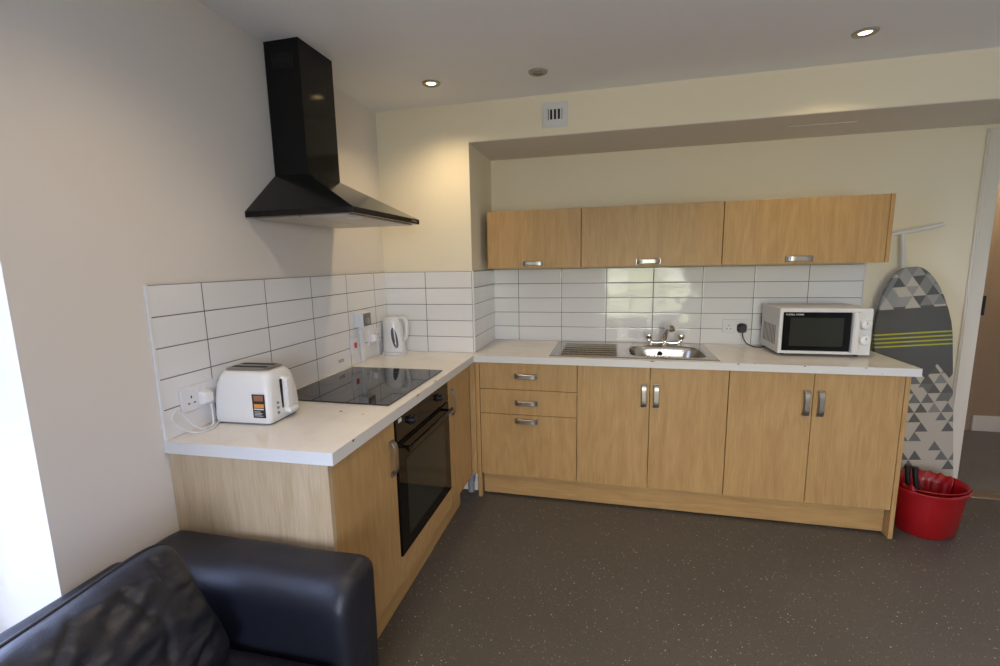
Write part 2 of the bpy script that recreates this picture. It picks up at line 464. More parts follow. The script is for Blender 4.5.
# ------------------------------------------------------------------ worktops
def worktop(label, pts, chips, loc):
    th = thing('worktop', label, 'worktop', loc)
    bm = prism(bmesh.new(), pts, 'z', W - T, W)
    me = obj('slab', bm, [M['top'], M['topedge']], th)
    for p in me.data.polygons: p.material_index = 0 if abs(p.normal.z) > .5 else 1
    for i, (x, y, z, a, b, c) in enumerate(chips):
        g = bmesh.new()
        n = 9; ring = [(x + a * math.cos(2 * PI * k / n) * random.uniform(.6, 1.1), y + b * math.sin(2 * PI * k / n) * random.uniform(.6, 1.1), z) for k in range(n)]
        if c == 'f': ring = [(x + a * math.cos(2 * PI * k / n) * random.uniform(.6, 1.1), y, z + b * math.sin(2 * PI * k / n) * random.uniform(.6, 1.1)) for k in range(n)]
        if c == 's': ring = [(x, y + a * math.cos(2 * PI * k / n) * random.uniform(.6, 1.1), z + b * math.sin(2 * PI * k / n) * random.uniform(.6, 1.1)) for k in range(n)]
        g.faces.new([g.verts.new(p) for p in ring])
        obj('chip', g, M['chip'], th)
    return th, me
lw, lws = worktop('white worktop on the left run under the hob and toaster', [(.0005, -2.064), (.6, -2.044), (.6, -.5945), (XN - .0005, -.5945), (XN - .0005, -.5075), (.0005, -.5075)],
    [(.402, -1.686, W + .0006, .010, .006, 't'), (.504, -1.703, W + .0006, .005, .004, 't'), (.6006, -1.93, .905, .008, .005, 's'), (.6006, -1.42, .906, .02, .004, 's'), (.592, -1.2, W + .0006, .004, .02, 't')], (.3, -1.3, W))
bw, bws = worktop('white worktop on the back run around the sink and microwave', [(XN + .0005, -.0005), (2.866, -.0005), (2.866, -.594), (.6002, -.594), (XN + .0005, -.594)],
    [(1.62, -.5946, .907, .014, .0025, 'f'), (1.72, -.588, W + .0006, .016, .002, 't'), (2.05, -.5946, .9065, .007, .003, 'f'), (2.13, -.585, W + .0006, .012, .003, 't'), (2.36, -.5946, .906, .007, .003, 'f'), (2.38, -.585, W + .0006, .009, .003, 't'), (2.63, -.5946, .906, .005, .003, 'f'), (2.70, -.5946, .88, .003, .002, 'f')], (1.7, -.3, W))
boolean(bws, box(bmesh.new(), 1.49 - 1.7, 1.95 - 1.7, -.525 + .3, -.135 + .3, -.1, .1))

# ------------------------------------------------------------------ handles
def handle(parent, c, along, out, L=.138, w=.030, label=None):
    """flat bow handle: along = unit vector of its length, out = unit vector away from the door"""
    A = Vector(along); O = Vector(out); S_ = A.cross(O); c = Vector(c)
    bm = bmesh.new(); rings = []
    N = 16
    for i in range(N + 1):
        t = -1 + 2 * i / N
        h = .004 + .020 * (1 - abs(t) ** 6.0)
        tk = .006 if abs(t) < .85 else .009
        ww = w / 2 * (1 - .12 * (1 - abs(t)))
        p = c + A * (t * L / 2) + O * h
        rings.append([p + S_ * ww, p + S_ * ww * .8 + O * tk * .5, p - S_ * ww * .8 + O * tk * .5, p - S_ * ww, p - S_ * ww * .8 - O * tk * .4, p + S_ * ww * .8 - O * tk * .4])
    loft(bm, rings)
    for s in (-1, 1):
        q = c + A * s * (L / 2 - .006)
        t = bmesh.new(); bmesh.ops.create_cube(t, size=1)
        Mx = Matrix((( A.x * .014, S_.x * w, O.x * .012, q.x + O.x * .006), (A.y * .014, S_.y * w, O.y * .012, q.y + O.y * .006), (A.z * .014, S_.z * w, O.z * .012, q.z + O.z * .006), (0, 0, 0, 1)))
        merge(bm, t, Mx)
    return obj('handle', bm, M['nickel'], parent, 40)

def carcass(th, x0, x1, y0, y1, z0, z1, top=False):
    t = .016; bm = B(x0, x0 + t, y0, y1, z0, z1); box(bm, x1 - t, x1, y0, y1, z0, z1)
    box(bm, x0 + t, x1 - t, y0, y1, z0, z0 + t)
    if top: box(bm, x0 + t, x1 - t, y0, y1, z1 - t, z1)
    return obj('carcass', bm, M['woodin'], th)

Y = (0, -1, 0); X = (1, 0, 0); Z = (0, 0, 1)
ZB = .157; ZTOP = W - T - .004; g = .0015
FY0, FY1 = -.575, -.557
# drawer unit
du = thing('drawer_unit', 'oak effect base unit of three drawers at the corner', 'drawers', (.92, -.3, 0))
carcass(du, .627, 1.210, -.5565, -.012, ZB, W - T - .001)
for (z0, z1, hz, mk) in ((.706, ZTOP, .790, 'woodh'), (.552, .703, .627, 'woodh'), (ZB, .549, .515, 'wood2')):
    d = obj('drawer', B(.627 + g, 1.212 - g, FY0, FY1, z0, z1, .0012), M['wood2'], du)
    handle(d, (.913, FY0, hz), X, Y)
obj('filler_post', B(.603, .6255, -.579, -.545, .0, W - T - .001, .001), M['wood'], du)
obj('corner_filler', B(.5710, .6025, -.5985, -.552, ZB, W - T - .001, .0005), M['wood2'], du)
# sink and right unit
def base_unit(label, x0, xm, x1, mats):
    u = thing('base_cabinet', label, 'cabinet', ((x0 + x1) / 2, -.3, 0), 'oak effect base cabinets')
    carcass(u, x0 + .001, x1 - .001, -.5565, -.012, ZB, W - T - .001)
    for (a, b, hx, mt) in ((x0, xm, xm - .032, mats[0]), (xm, x1, xm + .034, mats[1])):
        d = obj('door', B(a + g, b - g, FY0, FY1, ZB, ZTOP, .0012), M[mt], u)
        handle(d, (hx, FY0, .708), Z, Y)
    return u
base_unit('oak effect double door base cabinet under the sink', 1.212, 1.613, 2.0145, ('wood', 'wood3'))
ru = base_unit('oak effect double door base cabinet below the microwave', 2.0155, 2.4165, 2.813, ('wood2', 'wood'))
obj('end_panel', B(2.8135, 2.834, -.578, -.002, 0, W - T - .001, .001), M['wood3'], ru)
pl = tag(obj('plinth', B(.627, 2.812, -.527, -.511, .010, .1535, .001), M['woodh']), 'oak effect plinth board along the floor under the back run', 'plinth')
# left run
lu = thing('base_cabinet', 'oak effect end cabinet next to the black sofa', 'cabinet', (.3, -1.8, 0), 'oak effect base cabinets')
FX0, FX1 = .557, .575
obj('end_panel', prism(bmesh.new(), [(.002, -2.052), (.5755, -2.036), (.5755, -2.018), (.002, -2.018)], 'z', 0, W - T - .001), M['woodp'], lu)
bm = B(.012, .5565, -2.0175, -2.002, ZB, W - T - .001); box(bm, .012, .5565, -1.617, -1.602, ZB, W - T - .001); box(bm, .012, .5565, -2.001, -1.6175, ZB, ZB + .016)
obj('carcass', bm, M['woodin'], lu)
d = obj('door', B(FX0, FX1, -2.017 + g, -1.601 - g, ZB, ZTOP, .0012), M['wood3'], lu)
handle(d, (FX1, -1.640, .715), Z, (1, 0, 0), .14)
nu = thing('base_cabinet', 'narrow oak effect cabinet between the oven and the corner', 'cabinet', (.3, -.8, 0), 'oak effect base cabinets')
bm = B(.012, .5565, -.998, -.983, ZB, W - T - .001); box(bm, .012, .5565, -.625, -.61, ZB, W - T - .001); box(bm, .012, .5565, -.982, -.626, ZB, ZB + .016)
obj('carcass', bm, M['woodin'], nu)
d = obj('door', B(FX0, FX1, -.999 + g, -.640, ZB, ZTOP, .0012), M['wood'], nu)
handle(d, (FX1, -.945, .725), Z, (1, 0, 0), .14)
obj('filler_post', B(FX0 - .02, FX1 - .006, -.638, -.6, ZB, W - T - .001), M['wood2'], nu)
pz = thing('plinth', 'oak effect plinth board along the floor under the oven run', 'plinth', (.52, -1.5, 0))
obj('board', B(.509, .525, -2.015, -1.147, .003, .1535, .001), M['woody'], pz)
obj('board', B(.506, .522, -1.143, -.70, .003, .1535, .001), M['woody'], pz)
# corner void with waste pipe
b = tube(bmesh.new(), [(.55, -.56, .02), (.55, -.56, .11), (.568, -.55, .15)], .02, 12, 4)
lathe(b, [(.026, 0), (.026, .02)], (.55, -.56, .09), 14)
tag(obj('waste_pipe', b, M['pipe'], None, 40), 'grey waste pipe in the gap at the inner corner near floor', 'pipe')

# oven
ov = thing('built_in_oven', 'black built-in electric oven with glass door in the left run', 'oven', (.3, -1.3, .27))
OY0, OY1 = -1.598, -1.002
obj('housing', B(.03, .555, OY0 + .004, OY1 - .004, .27, .866, .002), M['black'], ov)
cp = obj('control_panel', B(.556, .580, OY0 + g, OY1 - g, .755, .868, .002), M['blackgloss'], ov)
dr = obj('door', B(.556, .582, OY0 + g, OY1 - g, .268, .750, .003), M['ovenglass'], ov)
obj('window', B(.5822, .5829, OY0 + .075, OY1 - .075, .33, .665, .0002), M['ovenwin'], dr)
b = tube(bmesh.new(), [(.612, OY0 + .035, .722), (.612, OY1 - .035, .722)], .009, 12)
for yy in (OY0 + .06, OY1 - .06): tube(b, [(.583, yy, .722), (.606, yy, .722)], .007, 10)
obj('handle', b, M['blackgloss'], dr, 60)
for yy in (-1.46, -1.14):
    b = lathe(bmesh.new(), [(.021, 0), (.021, .004), (.016, .006), (.0155, .02), (.013, .022)], (.580, yy, .81), 24, axis='x')
    box(b, .599, .606, yy - .003, yy + .003, .796, .824, .001)
    obj('control_knob', b, M['black'], ov, 40)
obj('dial_mark', B(.5801, .5806, -1.575, -1.545, .834, .85), M['white_pl'], cp)
obj('infill_panel', B(FX0, FX1, OY0 + g, OY1 - g, ZB, .264, .001), M['woodh'], ov)

# hob
hb = thing('ceramic_hob', 'black glass ceramic hob set on the left worktop', 'hob', (.3, -1.3, W + .001))
gl = obj('glass_top', B(.04, .555, -1.597, -1.003, W + .001, W + .006, .001), M['hob'], hb)
for (x, y, r) in ((.17, -1.45, .10), (.40, -1.45, .08), (.17, -1.17, .08), (.40, -1.15, .09)):
    b = bmesh.new(); n = 48
    A = [b.verts.new((x + r * math.cos(2 * PI * k / n), y + r * math.sin(2 * PI * k / n), W + .0063)) for k in range(n)]
    C2 = [b.verts.new((x + (r - .0015) * math.cos(2 * PI * k / n), y + (r - .0015) * math.sin(2 * PI * k / n), W + .0063)) for k in range(n)]
    for k in range(n): b.faces.new((A[k], A[(k + 1) % n], C2[(k + 1) % n], C2[k]))
    obj('cooking_zone', b, M['hobmark'], hb)
for k in range(6): obj('touch_control', B(.522, .530, -1.40 + k * .035, -1.392 + k * .035, W + .0061, W + .0064), M['hobmark'], hb)

# extractor hood
hd = thing('extractor_hood', 'black chimney extractor hood on the left wall above the hob', 'extractor hood', (.23, -1.32, 1.64))
rect = lambda x0, x1, y0, y1, z: [(x0, y0, z), (x1, y0, z), (x1, y1, z), (x0, y1, z)]
b = loft(bmesh.new(), [rect(.002, .470, -1.622, -1.018, 1.672), rect(.002, .162, -1.432, -1.198, 1.838)])
obj('canopy', b, M['blackgloss'], hd)
b = B(.002, .470, -1.622, -1.018, 1.650, 1.6718, .001)
rim = obj('rim', b, M['blackgloss'], hd)
ch = obj('chimney', B(.002, .162, -1.432, -1.198, 1.838, H - .001, .001), M['blackgloss'], hd)
b = bmesh.new()
for k in range(11): box(b, .035 + k * .0095, .0395 + k * .0095, -1.4335, -1.4318, 2.255, 2.310)
obj('vent_slots', b, M['dark'], ch)
fl = bmesh.new(); box(fl, .03, .225, -1.60, -1.04, 1.645, 1.6498, .001); box(fl, .235, .44, -1.60, -1.04, 1.645, 1.6498, .001)
obj('grease_filter', fl, M['alu'], hd)
for yy in (-1.5, -1.14):
    obj('hood_light', lathe(bmesh.new(), [(.03, 0), (.034, .003)], (.40, yy, 1.6415), 24), M['white_pl2'], hd)
obj('brand_mark', B(.4702, .4708, -1.11, -1.05, 1.658, 1.665), M['nickel'], rim)

# ------------------------------------------------------------------ wall cabinets
def wall_unit(label, x0, x1, hx, mt, z0=1.422, z1=1.772, end=False):
    u = thing('wall_cabinet', label, 'cabinet', ((x0 + x1) / 2, -.15, z0), 'oak effect wall cabinets')
    b = B(x0, x1 - .001, -.290, -.002, z0, z1, .0005)
    obj('carcass', b, M['woodh'], u)
    d = obj('door', B(x0 + g, x1 - g, -.310, -.2915, z0 - .002, z1, .0012), M[mt], u)
    handle(d, (hx, -.310, z0 + .026), X, Y, .135)
    if end: obj('end_panel', B(x1 + .0005, x1 + .0195, -.312, -.002, z0 - .002, z1 + .001, .001), M['wood3'], u)
wall_unit('oak effect wall cabinet at the left end, next to the projecting wall', .622, 1.2115, .919, 'wood3')
wall_unit('oak effect wall cabinet in the middle above the sink', 1.2125, 2.003, 1.603, 'wood')
wall_unit('oak effect wall cabinet at the right end above the microwave', 2.004, 2.7985, 2.395, 'wood2', end=True)

# ------------------------------------------------------------------ sink
sk = thing('kitchen_sink', 'stainless steel inset sink with left-hand drainer', 'sink', (1.51, -.29, W))
x0, x1, y0, y1 = 1.045, 1.975, -.545, -.045
bx, by, bw_, bh_ = 1.718, -.330, .212, .172
def zs(x, y):
    z = W + .0035
    e = min(x - x0, x1 - x, y - y0, y1 - y)
    if e < .004: z -= .0028 * (1 - e / .004)
    if .012 < e: z -= .0012
    q = (abs((x - bx) / bw_) ** 4.5 + abs((y - by) / bh_) ** 4.5) ** (1 / 4.5)
    if q < 1:
        s = min(1, (1 - q) / .20); s = s * s * (3 - 2 * s)
        z -= .145 * s + .006 * (1 - q)
    elif q < 1.05: z += .0012
    if x0 + .05 < x < x0 + .40 and y0 + .05 < y < y1 - .06:
        ph = (y - y0 - .05) / .068
        fx = min(1, (x - x0 - .05) / .02, (x0 + .40 - x) / .02)
        z += .0075 * fx * max(0, math.sin(ph * 2 * PI)) - .0012 * fx
    return z
NX, NY = 240, 150
b = bmesh.new()
vs = [[b.verts.new((x0 + (x1 - x0) * i / NX, y0 + (y1 - y0) * j / NY, zs(x0 + (x1 - x0) * i / NX, y0 + (y1 - y0) * j / NY))) for j in range(NY + 1)] for i in range(NX + 1)]
for i in range(NX):
    for j in range(NY): b.faces.new((vs[i][j], vs[i + 1][j], vs[i + 1][j + 1], vs[i][j + 1]))
obj('basin', b, M['steel'], sk, 180)
obj('drain', lathe(bmesh.new(), [(.038, 0), (.038, .002), (.03, .003), (.02, .001), (.004, .001)], (bx, by, W - .1475), 28), M['chrome'], sk, 40)
b = lathe(bmesh.new(), [(.015, 0), (.015, -.004), (.009, -.004), (.008, -.001)], (1.70, -.190, W - .036), 24, axis='y')
obj('overflow', b, M['dark'], sk, 40)
tp = thing('mixer_tap', 'chrome two handled mixer tap behind the sink bowl', 'tap', (1.73, -.095, W + .003))
TX, TY, TZ = 1.735, -.105, W + .0035
b = bmesh.new()
tube(b, [(TX - .095, TY, TZ + .03), (TX - .085, TY, TZ + .018), (TX - .05, TY, TZ + .014), (TX, TY, TZ + .017), (TX + .05, TY, TZ + .014), (TX + .085, TY, TZ + .018), (TX + .095, TY, TZ + .03)], .0125, 14, 5)
lathe(b, [(.024, 0), (.022, .006), (.018, .012), (.016, .038), (.012, .042)], (TX, TY, TZ), 24)
for s in (-1, 1): lathe(b, [(.021, 0), (.019, .005), (.013, .010)], (TX + s * .088, TY, TZ), 20)
obj('tap_body', b, M['chrome'], tp, 50)
for s in (-1, 1):
    c = (TX + s * .098, TY, TZ + .026)
    b = lathe(bmesh.new(), [(.013, 0), (.014, .008), (.011, .012), (.021, .020), (.024, .030), (.022, .042), (.012, .047)], c, 24)
    h = obj('tap_handle', b, M['chrome'], tp, 50)
b = tube(bmesh.new(), [(TX - .003, TY, TZ + .035), (TX - .002, TY - .012, TZ + .065), (TX + .004, TY - .040, TZ + .100), (TX + .012, TY - .085, TZ + .125), (TX + .022, TY - .120, TZ + .128), (TX + .026, TY - .135, TZ + .115)], .0185, 14, 6)
obj('spout', b, M['chrome'], tp, 60)

# ------------------------------------------------------------------ sockets
def pinholes(b, f, cy, cz, s=1):
    for du, dz, w, h in ((0, .011, .0022, .0045), (-.011, -.010, .004, .0022), (.011, -.010, .004, .0022)):
        f(b, cy + du * s, cz + dz, w, h)
def socket_left(label, yc, zc, plug_at, n=2):
    u = thing('wall_socket', label, 'socket', (.010, yc, zc), 'double wall sockets')
    obj('face_plate', B(.0095, .018, yc - .0735, yc + .0735, zc - .043, zc + .043, .002), M['socket'], u)
    for s in (-1, 1):
        b = bmesh.new()
        pinholes(b, lambda b, y, z, w, h: box(b, .0179, .0183, y - w, y + w, z - h, z + h), yc + s * .036, zc - .006)
        obj('pin_holes', b, M['dark'], u)
        obj('rocker_switch', B(.018, .022, yc + s * .014 - .006, yc + s * .014 + .006, zc + .014, zc + .030, .001), M['white_pl'], u)
    return u
socket_left('white double wall socket behind the toaster', -1.925, 1.023, 1)
socket_left('white double wall socket behind the kettle', -.700, 1.035, 1)
u = thing('wall_socket', 'white double wall socket left of the microwave', 'socket', (2.165, -.01, 1.028), 'double wall sockets')
obj('face_plate', B(2.092, 2.24, -.018, -.0095, .985, 1.071, .002), M['socket'], u)
for s in (-1, 1):
    b = bmesh.new(); pinholes(b, lambda b, y, z, w, h: box(b, y - w, y + w, -.0183, -.0179, z - h, z + h), 2.166 + s * .037, 1.022)
    obj('pin_holes', b, M['dark'], u)
    obj('rocker_switch', B(2.166 + s * .014 - .006, 2.166 + s * .014 + .006, -.022, -.018, 1.043, 1.058, .001), M['white_pl'], u)
# plugs and cords
def plug_left(name, label, yc, zc, mat, cordmat, path):
    p = thing(name, label, 'plug', (.02, yc, zc), 'mains plugs')
    b = loft(bmesh.new(), [[(x, y, z) for (y, z, _) in rrect(yc, zc, w, h, .008, 0)] for x, w, h in ((.0186, .046, .048), (.028, .046, .048), (.036, .038, .042), (.044, .030, .034))])
    obj('plug_body', b, mat, p, 40)
    obj('cord', tube(bmesh.new(), path, .0032, 8, 8), cordmat, p, 60)
plug_left('mains_plug', 'white mains plug and looped cord behind the toaster', -1.914, 1.015, M['white_pl'], M['whitecab'],
    [(.046, -1.914, .992), (.050, -1.916, .955), (.054, -1.925, .918), (.052, -1.965, .920), (.040, -1.99, .945), (.030, -2.015, .99), (.028, -2.035, 1.0), (.028, -2.045, .975), (.040, -2.02, .935), (.060, -1.985, .9145), (.070, -1.94, .9142), (.050, -1.905, .9142), (.040, -1.885, .9165)])
plug_left('mains_plug', 'white mains plug with cord beside the kettle', -.735, 1.028, M['white_pl'], M['whitecab'],
    [(.046, -.735, 1.004), (.05, -.733, .97), (.045, -.725, .93), (.045, -.70, .9145), (.05, -.675, .9145)])
p = thing('mains_plug', 'black mains plug with curving cord running to the microwave', 'plug', (2.204, -.02, 1.02), 'mains plugs')
b = loft(bmesh.new(), [[(x, y, z) for (x, z, _) in rrect(2.203, 1.018, w, h, .02, 0)] for y, w, h in ((-.0186, .056, .060), (-.032, .056, .060), (-.044, .048, .052), (-.054, .040, .042))])
obj('plug_body', b, M['black'], p, 40)
obj('cord', tube(bmesh.new(), [(2.203, -.046, .996), (2.205, -.055, .965), (2.222, -.075, .930), (2.255, -.10, .9145), (2.30, -.110, .9145), (2.33, -.085, .935), (2.325, -.06, .99), (2.308, -.05, 1.04), (2.306, -.045, 1.10), (2.320, -.040, 1.135), (2.345, -.038, 1.14)], .0036, 8, 8), M['blackrub'], p, 60)

# cooker switch, trunking, wall box
u = thing('cooker_switch', 'white cooker isolator switch with red rocker on left wall tiles', 'switch', (.01, -.93, 1.02))
obj('face_plate', B(.0095, .018, -.972, -.884, .975, 1.063, .002), M['socket'], u)
obj('red_rocker', B(.018, .0225, -.938, -.916, 1.004, 1.034, .001), M['redsw'], u)
u = thing('control_box', 'white box with round grey dial above cable trunking on left wall', 'control box', (.01, -.87, 1.11))
obj('box_body', B(.0095, .064, -.912, -.822, 1.115, 1.197, .003), M['white_pl'], u)
obj('dial_panel', B(.0642, .066, -.905, -.826, 1.121, 1.192, .0008), M['grey'], u)
obj('dial', lathe(bmesh.new(), [(.02, 0), (.019, .006), (.016, .008)], (.066, -.868, 1.150), 24, axis='x'), M['nickel'], u, 40)
obj('trunking', B(.0095, .026, -.868, -.838, W + .001, 1.1148, .0015), M['white_pl'], u)

# toaster
to = thing('toaster', 'white two slice toaster on the left worktop', 'toaster', (.136, -1.799, W + .001), rotz=math.radians(3))
def tring(z, w, d, r): return rrect(0, 0, w * 1.03, d * 1.04, r, z * 1.03, 8)
prof = [(.006, .212, .158, .014), (.012, .218, .164, .016), (.03, .220, .166, .018), (.09, .217, .162, .022), (.14, .209, .150, .028), (.162, .200, .138, .032), (.176, .184, .118, .034), (.182, .158, .098, .034)]
b = loft(bmesh.new(), [tring(*p) for p in prof])
obj('body', b, M['white_pl'], to, 60, local=True)
b = loft(bmesh.new(), [tring(0, .205, .150, .02), tring(.006, .2045, .1495, .02)])
obj('base', b, M['grey'], to, 40, local=True)
b = loft(bmesh.new(), [tring(.1822, .172, .106, .03), tring(.1865, .166, .100, .03), tring(.189, .15, .084, .025)])
tpn = obj('top_panel', b, M['nickel'], to, 40, local=True)
for yy in (-.022, .022):
    obj('slot', B(-.068, .068, yy - .010, yy + .010, .1940, .1952), M['dark'], tpn, local=True)
obj('lever_slot', B(.110, .1150, -.020, -.012, .045, .150, .001), M['dark'], to, local=True)
b = loft(bmesh.new(), [[(x, y, z) for (y, z, _) in rrect(cy, cz, w, h, .009, 0)] for x, cy, cz, w, h in ((.102, .01, .098, .036, .122), (.118, .010, .095, .034, .120), (.128, .010, .093, .026, .110))])
obj('lever', b, M['white_pl'], to, 40, local=True)
obj('lever_knob', B(.114, .142, -.016, .036, .026, .044, .006, seg=3), M['white_pl'], to, 40, local=True)
for k, z in enumerate((.036, .054, .072)):
    obj('button', lathe(bmesh.new(), [(.0048, 0), (.0045, .003)], (.1145, -.045, z), 14, axis='x'), M['grey'], to, 40, local=True)
st = obj('sticker', B(.048, .096, -.0872, -.0855, .028, .112), M['black'], to, local=True)
obj('sticker_picture', B(.055, .091, -.0876, -.0872, .088, .108), M['brownish'], st, local=True)
obj('sticker_band', B(.054, .092, -.0876, -.0872, .064, .078), M['orange'], st, local=True)
for k, (x0_, x1_, z) in enumerate(((.053, .090, .059), (.053, .077, .050), (.053, .084, .045), (.053, .080, .040), (.053, .086, .035))):
    hh = .002 if k == 0 else .0008
    obj('sticker_print', B(x0_, x1_, -.0876, -.0872, z - hh, z + hh), M['white_pl'], st, local=True)
obj('brand_mark', B(.1146, .1154, .035, .062, .018, .027), M['grey'], to, local=True)

# kettle
ke = thing('electric_kettle', 'white plastic jug kettle with grey water window in the corner', 'kettle', (.091, -.602, W + .001), rotz=math.radians(-14))
ke.scale = (1.07, 1.0, 1.0)
obj('power_base', lathe(bmesh.new(), [(.072, 0), (.074, .006), (.070, .014), (.05, .016)], (0, 0, 0), 36), M['white_pl'], ke, 50, local=True)
prof = []
for z, rx, ry, cx_ in ((.0165, .069, .060, 0), (.03, .070, .061, 0), (.08, .066, .059, -.001), (.14, .060, .056, -.003), (.185, .056, .053, -.006), (.205, .055, .052, -.008), (.212, .051, .048, -.008)):
    ring = []
    for i in range(36):
        a = 2 * PI * i / 36; x = cx_ + rx * math.cos(a); y = ry * math.sin(a)
        if math.cos(a) < -.6 and z > .12: x -= (z - .12) * .12 * ((-math.cos(a) - .6) / .4)
        ring.append((x, y, z))
    prof.append(ring)
obj('body', loft(bmesh.new(), prof), M['white_pl'], ke, 50, local=True)
b = lathe(bmesh.new(), [(.051, .2122), (.050, .218), (.044, .224), (.02, .229), (.004, .230)], (-.008, 0, 0), 36, sy=.94)
obj('lid', b, M['white_pl2'], ke, 50, local=True)
b = tube(bmesh.new(), [(.035, 0, .218), (.062, 0, .224), (.088, 0, .212), (.096, 0, .18), (.093, 0, .14), (.084, 0, .105), (.060, 0, .092)], .0115, 12, 6, flat=1)
obj('handle', b, M['white_pl'], ke, 60, local=True)
b = bmesh.new(); n = 28; rings = []
for rr, dd in ((1, -.002), (1, .0012), (.85, .002)):
    ring = []
    for i in range(n):
        a = 2 * PI * i / n; u_ = .0165 * rr * math.cos(a); v_ = .064 * rr * math.sin(a)
        z = .105 + v_; th_ = -PI / 2 + .68 + u_ / .058 - v_ * 2.4
        rx = .0645 - (z - .08) * .07 + dd; ry = .0588 - (z - .08) * .05 + dd
        ring.append((rx * math.cos(th_) - .001, ry * math.sin(th_), z))
    rings.append(ring)
obj('water_window', loft(b, rings), M['greywin'], ke, 60, local=True)

# ------------------------------------------------------------------ microwave
mw = thing('microwave_oven', 'white microwave oven with black door window on the back worktop', 'microwave', (2.53, -.2, W))
mx0, mx1, my0, my1, mz0, mz1 = 2.306, 2.752, -.36, -.045, .926, 1.178
obj('case', B(mx0, mx1, my0 + .02, my1, mz0, mz1, .004), M['mwside'], mw)
for fx in (mx0 + .04, mx1 - .04):
    for fy in (my0 + .06, my1 - .05):
        obj('foot', lathe(bmesh.new(), [(.012, 0), (.014, mz0 - W - .001)], (fx, fy, W + .001), 14), M['black'], mw)
b = bmesh.new()
for k in range(9):
    yy = my0 + .06 + k * .024
    box(b, mx0 - .0005, mx0 + .0006, yy, yy + .008, mz0 + .04, mz0 + .15)
obj('vent_slots', b, M['dark'], mw)
fr = obj('front_frame', B(mx0, mx1, my0, my0 + .0198, mz0, mz1, .004), M['white_pl2'], mw)
dd = obj('door', B(mx0 + .016, 2.650, my0 - .008, my0 - .0005, mz0 + .018, mz1 - .020, .003), M['ovenglass'], mw)
obj('window', B(mx0 + .05, 2.615, my0 - .0088, my0 - .0081, mz0 + .045, mz1 - .050), M['ovenwin'], dd)
text('brand_mark', 'RUSSELL HOBBS', .0125, M['white_pl'], dd, (mx0 + .026, my0 - .0085, mz1 - .037), X, Z)
b = prism(bmesh.new(), [(2.652, my0 - .001), (2.683, my0 - .001), (2.680, my0 - .030), (2.662, my0 - .036), (2.653, my0 - .024)], 'z', mz0 + .012, mz1 - .018, .002)
obj('handle', b, M['white_pl'], mw, 40)
obj('door_corner', B(2.684, 2.690, my0 - .003, my0 - .0005, mz1 - .03, mz1 - .018), M['grey'], mw)
for z in (1.093, 1.010):
    b = lathe(bmesh.new(), [(.029, 0), (.029, -.004), (.026, -.008), (.0245, -.024), (.022, -.026)], (2.715, my0 - .0005, z), 28, axis='y')
    k = obj('control_knob', b, M['white_pl'], mw, 40)
    obj('dial_ring', lathe(bmesh.new(), [(.033, 0), (.033, -.0008), (.031, -.0008)], (2.715, my0 - .0002, z), 32, axis='y'), M['socket'], k)
    obj('pointer', B(2.7135, 2.7165, my0 - .0285, my0 - .026, z + .002, z + .016), M['grey'], k)

# ------------------------------------------------------------------ ironing board
ib = thing('ironing_board', 'folded ironing board with grey triangle patterned cover standing against wall', 'ironing board', (3.150, -.165, .0))
ib.rotation_euler = (math.radians(-2.4), math.radians(-5.0), 0)
ORG[ib.name] = (Vector((0, 0, 0)), 0)
L1, L0 = 1.395, .10; hw = .188
tab = [(0, .028), (.006, .045), (.018, .062), (.04, .084), (.075, .107), (.12, .129), (.18, .150), (.25, .169), (.32, .182), (.40, .188)]
pts = [(w_, L1 - d_) for d_, w_ in tab[::-1]] + [(-w_, L1 - d_) for d_, w_ in tab]
pts += [(-hw, .15), (-hw + .02, L0 + .01), (-hw + .06, L0), (hw - .06, L0), (hw - .02, L0 + .01), (hw, .15)]
b = prism(bmesh.new(), pts, 'y', -.014, .014, .006, 3)
obj('cover', b, M['board'], ib, 50, local=True)
b = tube(bmesh.new(), [(-.10, .035, .20), (-.10, .035, 1.30), (-.0, .035, 1.34), (.10, .035, 1.30), (.10, .035, .20)], .008, 8)
obj('frame', b, M['white_pl2'], ib, 60, local=True)
b = tube(bmesh.new(), [(-.010, .052, .45), (-.010, .052, 1.592)], .011, 10)
obj('leg', b, M['white_pl2'], ib, 60, local=True)
b = tube(bmesh.new(), [(-.075, .052, 1.588), (-.03, .052, 1.594), (.03, .052, 1.596), (.10, .050, 1.604), (.15, .048, 1.610), (.180, .047, 1.617)], .0115, 10, 4)
obj('foot_bar', b, M['white_pl2'], ib, 60, local=True)
b = tube(bmesh.new(), [(-.13, .052, .02), (.13, .052, .02)], .010, 10)
tube(b, [(0.04, .052, .03), (0.04, .052, .95)], .010, 10)
obj('leg', b, M['white_pl2'], ib, 60, local=True)

# ------------------------------------------------------------------ bucket
bk = thing('mop_bucket', 'red oval plastic mop bucket on the floor beside the end panel', 'bucket', (3.052, -.425, .0), rotz=math.radians(30))
def oval(z, a, bb, n=56, wav=0):
    a *= 1.05; bb *= 1.05
    return [(a * math.copysign(abs(math.cos(t)) ** .85, math.cos(t)), bb * math.copysign(abs(math.sin(t)) ** .85, math.sin(t)), z + wav * abs(math.sin(t * 6))) for t in [2 * PI * i / n for i in range(n)]]
outer = [(.002, .128, .108), (.008, .132, .112), (.12, .146, .122), (.232, .158, .132), (.236, .170, .142), (.252, .173, .145), (.256, .170, .142), (.250, .160, .132), (.225, .152, .126), (.12, .140, .116), (.014, .126, .106)]
b = loft(bmesh.new(), [oval(*r) for r in outer])
obj('pail', b, M['red'], bk, 50, local=True)
# pouring lip
b = prism(bmesh.new(), [(.176, -.045), (.206, -.02), (.207, .02), (.176, .045)], 'z', .236, .253, .004)
obj('pouring_lip', b, M['red'], bk, 40, local=True)
